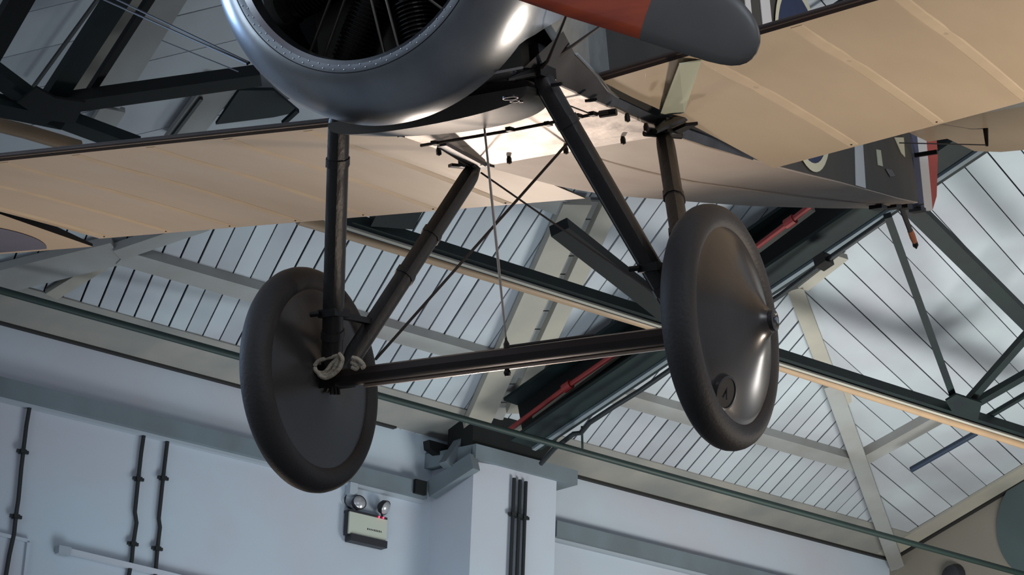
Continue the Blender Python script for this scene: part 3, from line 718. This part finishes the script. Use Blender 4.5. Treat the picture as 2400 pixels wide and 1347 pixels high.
# rear strut sockets with dark brackets
for s in (1, -1):
    c = np.array((RT[0], s * RT[1], RT[2]))
    MB().box(c + Z * .01, X * .06, Y * .035, Z * .022).build('strut_socket', 'black_metal', fus)
    MB().tube([c + np.array((.09, -s * .03, -.012)), c + np.array((-.06, s * .03, -.012))], .010, 8).build('socket_bolt', 'black_metal', fus)
    MB().prism([c + np.array((.01, s * .02, -.0)), c + np.array((.02, s * .08, .012)), c + np.array((-.01, s * .11, .015)), c + np.array((-.03, s * .04, .0))], (0, 0, -.010)).build('wing_root_plate', 'black_metal', fus)
    c = np.array((FT[0], s * FT[1], FT[2]))
    MB().box(c + Z * .02, X * .05, Y * .03, Z * .045).build('strut_socket', 'black_metal', fus)
MB().tube([loc(x, y, 1, RT[1] + .03) for x, y in ((1535, 308), (1560, 292), (1600, 275), (1645, 268))], [.008, .016, .016, .008], 8).build('wing_fitting', 'black_metal', fus, smooth=True)
q0, q1 = loc(1035, 338, 2, .672), loc(1128, 388, 2, .672)
MB().bar(q0, q1, .03, .012, Z).build('underside_strap', 'alu_dark', fus)
q0, q1 = loc(1030, 345, 2, .668), loc(1100, 388, 2, .668)
MB().tube([q0, q1], .005, 6).build('underside_rod', 'black_metal', fus)
# front fitting: tangle near the port front strut top
MB().tube([loc(x, y, 1, .33) for x, y in ((1190, 186), (1215, 178), (1240, 172), (1262, 170))], [.004, .011, .013, .016], 8).build('front_turnbuckle', 'black_metal', fus, smooth=True)
MB().tube([loc(1205, 170, 1, .30), loc(1240, 162, 1, .32)], .006, 8).build('front_clip', 'rivet', fus)
wire(loc(1085, 205, 1, .0), loc(1195, 186, 1, .33), .0028)
wire(loc(1120, 218, 1, .05), loc(1245, 178, 1, .33), .0022)
# ---- tail
rud = MB()
def flat(poly, th, name, m_, parent):  # polygon in x,z given thickness in y
    V = [(x, -th, z) for x, z in poly] + [(x, th, z) for x, z in poly]; n = len(poly)
    return MB().add(V, [tuple(range(n)), tuple(range(2 * n - 1, n - 1, -1))] + [(i, (i + 1) % n, n + (i + 1) % n, n + i) for i in range(n)]).build(name, m_, parent)
tail = empty('rudder', (-4.36, 0, .9)); tail.parent = plane; ORG[tail.name] = Vector((-4.36, 0, .9))
tail['label'] = 'rudder striped blue, white and red'
flat([(-4.36, .84), (-4.46, .84), (-4.48, 1.75), (-4.36, 1.70)], .012, 'blue_stripe', 'rudder_blue', tail)
flat([(-4.46, .84), (-4.60, .85), (-4.66, 1.78), (-4.48, 1.75)], .011, 'white_stripe', 'white_paint', tail)
flat([(-4.60, .85), (-4.70, .93), (-4.80, 1.15), (-4.82, 1.45), (-4.76, 1.68), (-4.66, 1.78)], .010, 'red_stripe', 'rudder_red', tail)
MB().bar((-4.40, -.10, 1.095), (-4.40, .12, 1.095), .02, .02, X).build('control_horn', 'black_metal', tail)
flat([(-4.36, 1.08), (-3.75, 1.10), (-3.95, 1.5), (-4.36, 1.70)], .012, 'fin', 'olive', plane)
# tail planes
ZT = 1.14
for s in (1, -1):
    def slab(pts, z0, z1):
        V = [(x, s * y, z0) for x, y in pts] + [(x, s * y, z1) for x, y in pts]; n = len(pts)
        return MB().add(V, [tuple(range(n)), tuple(range(2 * n - 1, n - 1, -1))] + [(i, (i + 1) % n, n + (i + 1) % n, n + i) for i in range(n)])
    slab([(-3.80, .12), (-3.80, .9), (-4.0, 1.25), (-4.33, 1.32), (-4.33, .10)], ZT + .028, ZT - .002).build('tailplane', 'linen', plane)
    e_ = slab([(-4.34, .19), (-4.34, 1.33), (-4.55, 1.32), (-4.80, 1.15), (-5.0, .85), (-5.06, .6), (-5.07, .42), (-5.0, .27), (-4.84, .18)], ZT + .022, ZT).build('elevator', 'linen', plane)
    hq = loc(2310, 300, 2, ZT)
    hx_, yq = hq[0], abs(hq[1])
    MB().tube([(hx_, s * yq, ZT + .01), (hx_ + .01, s * yq, ZT - .085)], [.014, .007], 6).build('elevator_horn', 'black_metal', e_)
    MB().tube([(hx_ + .01, s * yq, ZT - .08), (-3.4, s * .24, 1.0)], .003, 5).build('control_wire', 'wire', e_)
    MB().lathe((-4.75, s * .55, ZT - .001), (0, 0, -1), [(0, .02), (.006, .014), (.008, 1e-4)], 10).build('grommet', 'edge_brown', e_)
# tail skid
sk = empty('tail_skid', (-4.14, 0, .82)); sk.parent = plane; ORG[sk.name] = Vector((-4.14, 0, .82))
a, b, c, d_ = loc(2112, 485, 1, 0), loc(2133, 540, 1, 0), loc(2144, 567, 1, 0), loc(2148, 583, 1, 0)
MB().tube([a, b], .017, 8, sx=.7).build('skid_arm', 'olive', sk, smooth=True)
MB().tube([b, (b + c) / 2, c], [.017, .019, .016], 8, sx=.8).build('skid_wrap', 'orange_wrap', sk, smooth=True)
MB().tube([c, (c + d_) / 2, d_], [.016, .018, .002], 8, sx=.8).build('skid_shoe', 'black_metal', sk, smooth=True)
for q, rr_ in (((2058, 486), .012), ((2092, 482), .02), ((2118, 482), .022), ((2150, 492), .014)):
    MB().box(loc(*q, 1, 0), X * .04, Y * .03, Z * rr_ * .7).build('skid_fitting', 'black_metal', sk)
MB().tube([loc(2140, 484, 1, 0), loc(2165, 478, 1, .03)], [.007, .002], 6).build('skid_pin', 'black_metal', sk)
# ---- wings
DI = {1: .0756 + .022, -1: .0756 - .006}
CH, INC, XLE, ZW, YR = 1.4056, .0772, -.0371, .7638, .3625
YA = 2.53; XH = -.80
def wsec(up):   # lower/upper surface: returns list of (fraction, dz)
    pass
fr_l = [0, .008, .03, .08, .16, .28, .42, .56, .70, .84, .94, 1.0]
def zl(f): return .003 - .005 * math.sin(pi * min(f * 3, 1)) + .006 * math.sin(pi * f) if f > 0 else .016
def zu(f): return max(zu_(f), zl(f) + .005)
def zu_(f): return .016 + .085 * (math.sqrt(f) * 1.9 * (1 - f) * (1 - .35 * f)) * .9 * (1 - f * .1) - .018 * f
RIB = .302
def wing_pt(f, y, s, upper=False, sag=True):
    x = XLE - f * CH; z = ZW + (y - YR) * math.tan(DI[s]) - f * CH * math.tan(INC)
    if upper: z += zu(f)
    else:
        z += zl(f)
        if sag and .03 < f < .98:
            ph = ((y - YR) / RIB) % 1; z += .0035 * math.sin(pi * ph) * math.sin(pi * f) ** .5
    return (x, s * y, z)
for s in (1, -1):
    ys = []; yv = YR
    while yv < 4.10: ys.append(yv); yv += RIB / 6
    wg = None
    def wing_mesh(ylist, fmax, name, par):
        fr = [f for f in fr_l if f < fmax] + [fmax]; nf = len(fr); V = []
        for y_ in ylist:
            V += [wing_pt(f, y_, s) for f in fr] + [wing_pt(f, y_, s, True) for f in fr]
        Fc = []; fm = []; W_ = 2 * nf
        for i in range(len(ylist) - 1):
            for k in range(nf - 1):
                Fc.append((i * W_ + k, i * W_ + k + 1, (i + 1) * W_ + k + 1, (i + 1) * W_ + k)); fm.append(2 if k < 1 else (0))
                Fc.append((i * W_ + nf + k, i * W_ + nf + k + 1, (i + 1) * W_ + nf + k + 1, (i + 1) * W_ + nf + k)); fm.append(1)
            Fc.append((i * W_, i * W_ + nf, (i + 1) * W_ + nf, (i + 1) * W_)); fm.append(2)
            Fc.append((i * W_ + nf - 1, i * W_ + 2 * nf - 1, (i + 1) * W_ + 2 * nf - 1, (i + 1) * W_ + nf - 1)); fm.append(0)
        for i in (0, len(ylist) - 1):
            Fc.append(tuple([i * W_ + k for k in range(nf)] + [i * W_ + nf + k for k in range(nf - 1, -1, -1)])); fm.append(1)
        me = link_mesh(name, V, Fc, None, par, True, None, ['linen', 'olive', 'edge_brown'], fm); return me
    inner = [y_ for y_ in ys if y_ <= YA] + [YA]; outer = [YA + .001] + [y_ for y_ in ys if y_ > YA + .01]
    wg = wing_mesh(inner, 1.0, 'lower_wing', plane)
    wg['label'] = 'tan fabric lower wing, ' + ('right in the photo' if s > 0 else 'left in the photo')
    wo = wing_mesh(outer, (XLE - XH) / CH, 'outer_panel', wg)
    # rib tapes
    k = 0; yv = YR + RIB
    while yv < YA:
        V = []; hw_ = .022
        for f in np.linspace(.02, .985, 16):
            for dy, dz in ((-hw_, .0), (-hw_ * .7, -.0022), (hw_ * .7, -.0022), (hw_, .0)):
                q = wing_pt(f, yv + dy, s, sag=False); V.append((q[0], q[1], q[2] + dz + .001))
        Fc = [(i * 4 + j, i * 4 + j + 1, (i + 1) * 4 + j + 1, (i + 1) * 4 + j) for i in range(15) for j in range(3)] + [(0, 1, 2, 3), (60, 61, 62, 63)]
        MB().add(V, Fc).build('rib_tape', 'linen_tape', wg)
        q = wing_pt(.97, yv, s); MB().lathe((q[0], q[1], q[2] - .001), (0, 0, -1), [(0, .004), (.003, .003), (.004, 1e-4)], 8).build('eyelet', 'edge_brown', wg)
        yv += RIB; k += 1
    MB().tube([tuple(np.array(wing_pt(.0, y_, s)) + np.array((.002, 0, .002))) for y_ in inner], .008, 10).build('leading_edge', 'edge_brown', wg, smooth=True)
    # aileron, drooped
    hz0 = wing_pt((XLE - XH) / CH, YA, s)
    te = loc(214, 577, 1, -YA - .02) if s < 0 else None
    ang = math.atan2(hz0[2] - (te[2] if s < 0 else hz0[2] - .10), XH - te[0]) if s < 0 else .09
    if s < 0: AIL = (ang, XH - te[0])
    else: ang = .07
    LA = .66 if s > 0 else AIL[1]
    V = []
    yl = np.linspace(YA + .02, 3.85, 14)
    for y_ in yl:
        h = wing_pt((XLE - XH) / CH, y_, s, sag=False); k = 1 if y_ < 3.5 else 1 - ((y_ - 3.5) / .35) ** 2 * .4
        for f in (0, .3, .6, 1): V.append((XH - .01 - f * LA * k, s * y_, h[2] - f * LA * k * math.tan(ang)))
        for f in (0, .3, .6, 1): V.append((XH - .01 - f * LA * k, s * y_, h[2] - f * LA * k * math.tan(ang) + .012 + .05 * (1 - f) ** 1.0))
    Fc = []; fm = []
    for i in range(len(yl) - 1):
        for k in range(3):
            Fc.append((i * 8 + k, i * 8 + k + 1, (i + 1) * 8 + k + 1, (i + 1) * 8 + k)); fm.append(0)
            Fc.append((i * 8 + 4 + k, i * 8 + 5 + k, (i + 1) * 8 + 5 + k, (i + 1) * 8 + 4 + k)); fm.append(1)
        for k in (0, 3): Fc.append((i * 8 + k, (i + 1) * 8 + k, (i + 1) * 8 + 4 + k, i * 8 + 4 + k)); fm.append(1)
    for i in (0, len(yl) - 1): Fc.append((i * 8, i * 8 + 1, i * 8 + 2, i * 8 + 3, i * 8 + 7, i * 8 + 6, i * 8 + 5, i * 8 + 4)); fm.append(2)
    al = link_mesh('aileron', V, Fc, None, wg, True, None, ['linen', 'olive', 'black_strip'], fm)
    # roundel part painted on the aileron: clip a circle to the aileron outline
    if s < 0:
        def apt(x, y_): h = wing_pt((XLE - XH) / CH, y_, s, sag=False); return (x, s * y_, h[2] - (XH - .01 - x) * math.tan(ang) - .0025)
        # right edge of disc seen at pixel (67,540)
        q = loc(67, 540, 2, hz0[2] - .06); cx0, cy0, rr0 = -1.17, abs(q[1]) + .47, .33
        circ = [np.array((cx0 + rr0 * math.cos(t), cy0 + rr0 * math.sin(t))) for t in np.linspace(0, 2 * pi, 64, endpoint=False)]
        circ = clip(circ, np.array((1., 0)), XH - .02); circ = clip(circ, np.array((-1., 0)), LA - XH - .02)
        circ = clip(circ, np.array((0, -1.)), -(YA + .03))
        MB().add([apt(*c) for c in circ], [tuple(range(len(circ)))]).build('roundel', 'roundel_blue', wg)['label'] = 'blue roundel painted on the aileron'
# pale diagonal panel strip by the port wing root
def wloc(px, py, s_):
    q = loc(px, py, 2, .75)
    for _ in range(30): q = loc(px, py, 2, wing_pt((XLE - q[0]) / CH, abs(q[1]), s_, sag=False)[2] - .006)
    return q
MB().prism([wloc(*q, 1) for q in ((1592, 151), (1644, 143), (1603, 266), (1546, 271))], (0, 0, .004)).build('fabric_patch', 'panel_green', bpy.data.objects['lower_wing'])['label'] = 'pale green diagonal strip near the wing root'
# flying wires to the wings
for a, b in ((loc(290, 20, 1, -2.), loc(580, 150, 1, -.5)), (loc(297, 10, 1, -2.), loc(584, 147, 1, -.5))):
    d = a - b; MB().tube([b, b + d * 1.6], .004, 6).build('flying_wire', 'wire', plane)
a, b = loc(380, 95, 1, -2.), loc(560, 168, 1, -.5); MB().tube([b, a], .002, 5).build('flying_wire', 'wire', plane)
for pts in (((1262, 165, .30), (1284, 142, .38), (1313, 73, .44), (1345, -10, .47), (1385, -120, .5)), ((1300, 132, .28), (1334, 113, .27), (1420, 52, .22), (1520, -20, .15), (1640, -110, .1))):
    MB().tube([loc(x, y, 0, v) for x, y, v in pts], [.010, .005, .0035, .0035, .0035], 6).build('flying_wire', 'wire', plane, smooth=True)
# ---- cowl
prof = [(.655, .372), (.700, .378), (.712, .392), (.712, .410), (.704, .436), (.690, .458), (.668, .482), (.640, .503), (.605, .520), (.565, .531), (.52, .5345), (.45, .5345), (.36, .532), (.33, .531), (.33, .522), (.50, .524), (.60, .505), (.655, .465), (.68, .42), (.655, .372)]
cwm = MB().lathe((0, 0, ZC), X, prof, 160); nv = []
for v in cwm.V:
    a = math.degrees(math.atan2(v[2] - ZC, abs(v[1])))
    xc = float(np.interp(a, [-90, -44, -30], [.525, .515, .33])); nv.append((max(v[0], xc), v[1], v[2]))
cwm.V = nv
cw = cwm.build('engine_cowl', 'alu', plane, smooth=True); cw['label'] = 'polished metal ring cowl'
MB().lathe((0, 0, ZC), X, [(.7105, .4125), (.7122, .4128), (.7118, .4148), (.7095, .4150)], 160).build('cowl_seam', 'cowl_inside', cw)
rv = MB()
for k in range(150):
    a = 2 * pi * k / 150; r_ = .394 + (.011 if k % 2 else 0); x_ = .7122
    c = (x_, r_ * math.cos(a), ZC + r_ * math.sin(a)); rv.lathe(c, X, [(-.001, .0028), (.0014, .0022), (.002, 1e-4)], 6)
rv = rv.build('cowl_rivets', 'rivet', cw); rv['kind'] = 'stuff'
MB().lathe((.34, 0, ZC), X, [(-.01, 1e-4), (-.01, .44), (.01, .44), (.01, 1e-4)], 64).build('firewall', 'cowl_inside', plane)
# ---- engine
en = empty('rotary_engine', (.45, 0, ZC)); en.parent = plane; ORG[en.name] = Vector((.45, 0, ZC))
MB().lathe((.45, 0, ZC), X, [(-.08, 1e-4), (-.08, .12), (-.06, .15), (.06, .15), (.08, .13), (.12, .08), (.14, .06), (.30, .05), (.30, 1e-4)], 48).build('crankcase', 'engine', en, smooth=True)
a0 = math.radians(-122)
for k in range(9):
    a = a0 + k * 2 * pi / 9; dr = np.array((0, math.cos(a), math.sin(a))); o_ = np.array((.45, 0, ZC))
    pr = [(.13, .052), (.17, .052), (.175, .045)]
    for j in range(15):
        x_ = .19 + j * .0125; pr += [(x_, .045), (x_ + .0005, .060 - .0006 * j), (x_ + .0045, .060 - .0006 * j), (x_ + .005, .045)]
    pr += [(.385, .045), (.39, .055), (.42, .05), (.43, 1e-4)]
    cy = MB().lathe(o_, dr, pr, 28).build('cylinder', 'engine', en)
    t = np.cross(dr, X)
    for e in (-.020, .024):
        st_ = np.array((.565, 0, ZC)) + dr * .15 + t * (e + .042); en_ = np.array((.545, 0, ZC)) + dr * .41 + t * (e * 1.15 + .042)
        MB().tube([st_, en_], .0045, 8).build('push_rod', 'engine_rod', en, smooth=True)
    MB().tube([o_ - X * .03 + dr * .14 + t * .06, o_ - X * .06 + dr * .3 + t * .085, o_ - X * .03 + dr * .42 + t * .03], .016, 8).build('intake_pipe', 'engine', en, smooth=True)
# ---- propeller
pr_ = empty('propeller', (.85, 0, ZC)); pr_.parent = plane; ORG[pr_.name] = Vector((.85, 0, ZC))
pr_['label'] = 'wooden propeller with grey covered blade tips'
MB().lathe((.85, 0, ZC), X, [(-.09, 1e-4), (-.09, .09), (.06, .10), (.08, .07), (.10, 1e-4)], 32).build('hub', 'prop_wood', pr_, smooth=True)
for sg in (1, -1):
    ph = math.radians(-25.0); e = sg * np.array((0, math.cos(ph), math.sin(ph))); pw = sg * np.array((0, -math.sin(ph), math.cos(ph)))
    tab = [(.06, -.05, .05, .05), (.20, -.05, .055, .042), (.40, -.062, .075, .034), (.60, -.080, .090, .028), (.80, -.088, .100, .022), (.98, -.090, .106, .017), (1.01, -.090, .106, .0165),
           (1.12, -.092, .094, .014), (1.20, -.093, .078, .012), (1.235, -.091, .063, .011), (1.262, -.087, .047, .010), (1.282, -.080, .031, .009), (1.297, -.070, .014, .007), (1.307, -.058, -.002, .005), (1.312, -.044, -.016, .003)]
    def blade(rows, nm, m_):
        ns = 16; V = []
        for r_, w0, w1, th in rows:
            c = (w0 + w1) / 2; hw_ = (w1 - w0) / 2; tw = math.radians(max(12, 55 - 38 * r_))
            for k in range(ns):
                a = 2 * pi * k / ns; u_ = hw_ * math.cos(a); v_ = th * math.sin(a)
                # chord direction tilted out of the disc plane by the twist (kept width in the disc)
                q = np.array((.85, 0, ZC)) + e * r_ + pw * (c + u_) + X * (v_ + u_ * math.tan(tw) * .45 * -1)
                V.append(q)
        n = len(rows); Fc = [(i * ns + k, i * ns + (k + 1) % ns, (i + 1) * ns + (k + 1) % ns, (i + 1) * ns + k) for i in range(n - 1) for k in range(ns)] + [tuple(range(ns)), tuple((n - 1) * ns + k for k in range(ns))]
        return MB().add(V, Fc).build(nm, m_, pr_, smooth=True)
    b1 = blade(tab[:7], 'blade', 'prop_wood'); b1['label'] = 'varnished red-brown wooden blade'
    grow = [(r_, a - .002, b + .002, t + .0012) for r_, a, b, t in tab[6:]]
    b2 = blade(grow, 'blade_tip_cover', 'prop_grey'); b2['label'] = 'dark grey tip covering'

# repeats share a group
GR = {'wall_conduit': 'black conduits on the white walls', 'purlin': 'pale purlins and struts under the boards', 'rafter': 'pale rafters under the boards', 'lath': 'thin dark rods under the roof', 'junction_box': 'small boxes on the wall ledge', 'roof_truss': 'dark green roof trusses', 'tan_pipe': 'tan pipes under the trusses'}
for o in list(C.objects):
    if o.parent is None and 'label' in o and o.name.split('.')[0] in GR: o['group'] = GR[o.name.split('.')[0]]
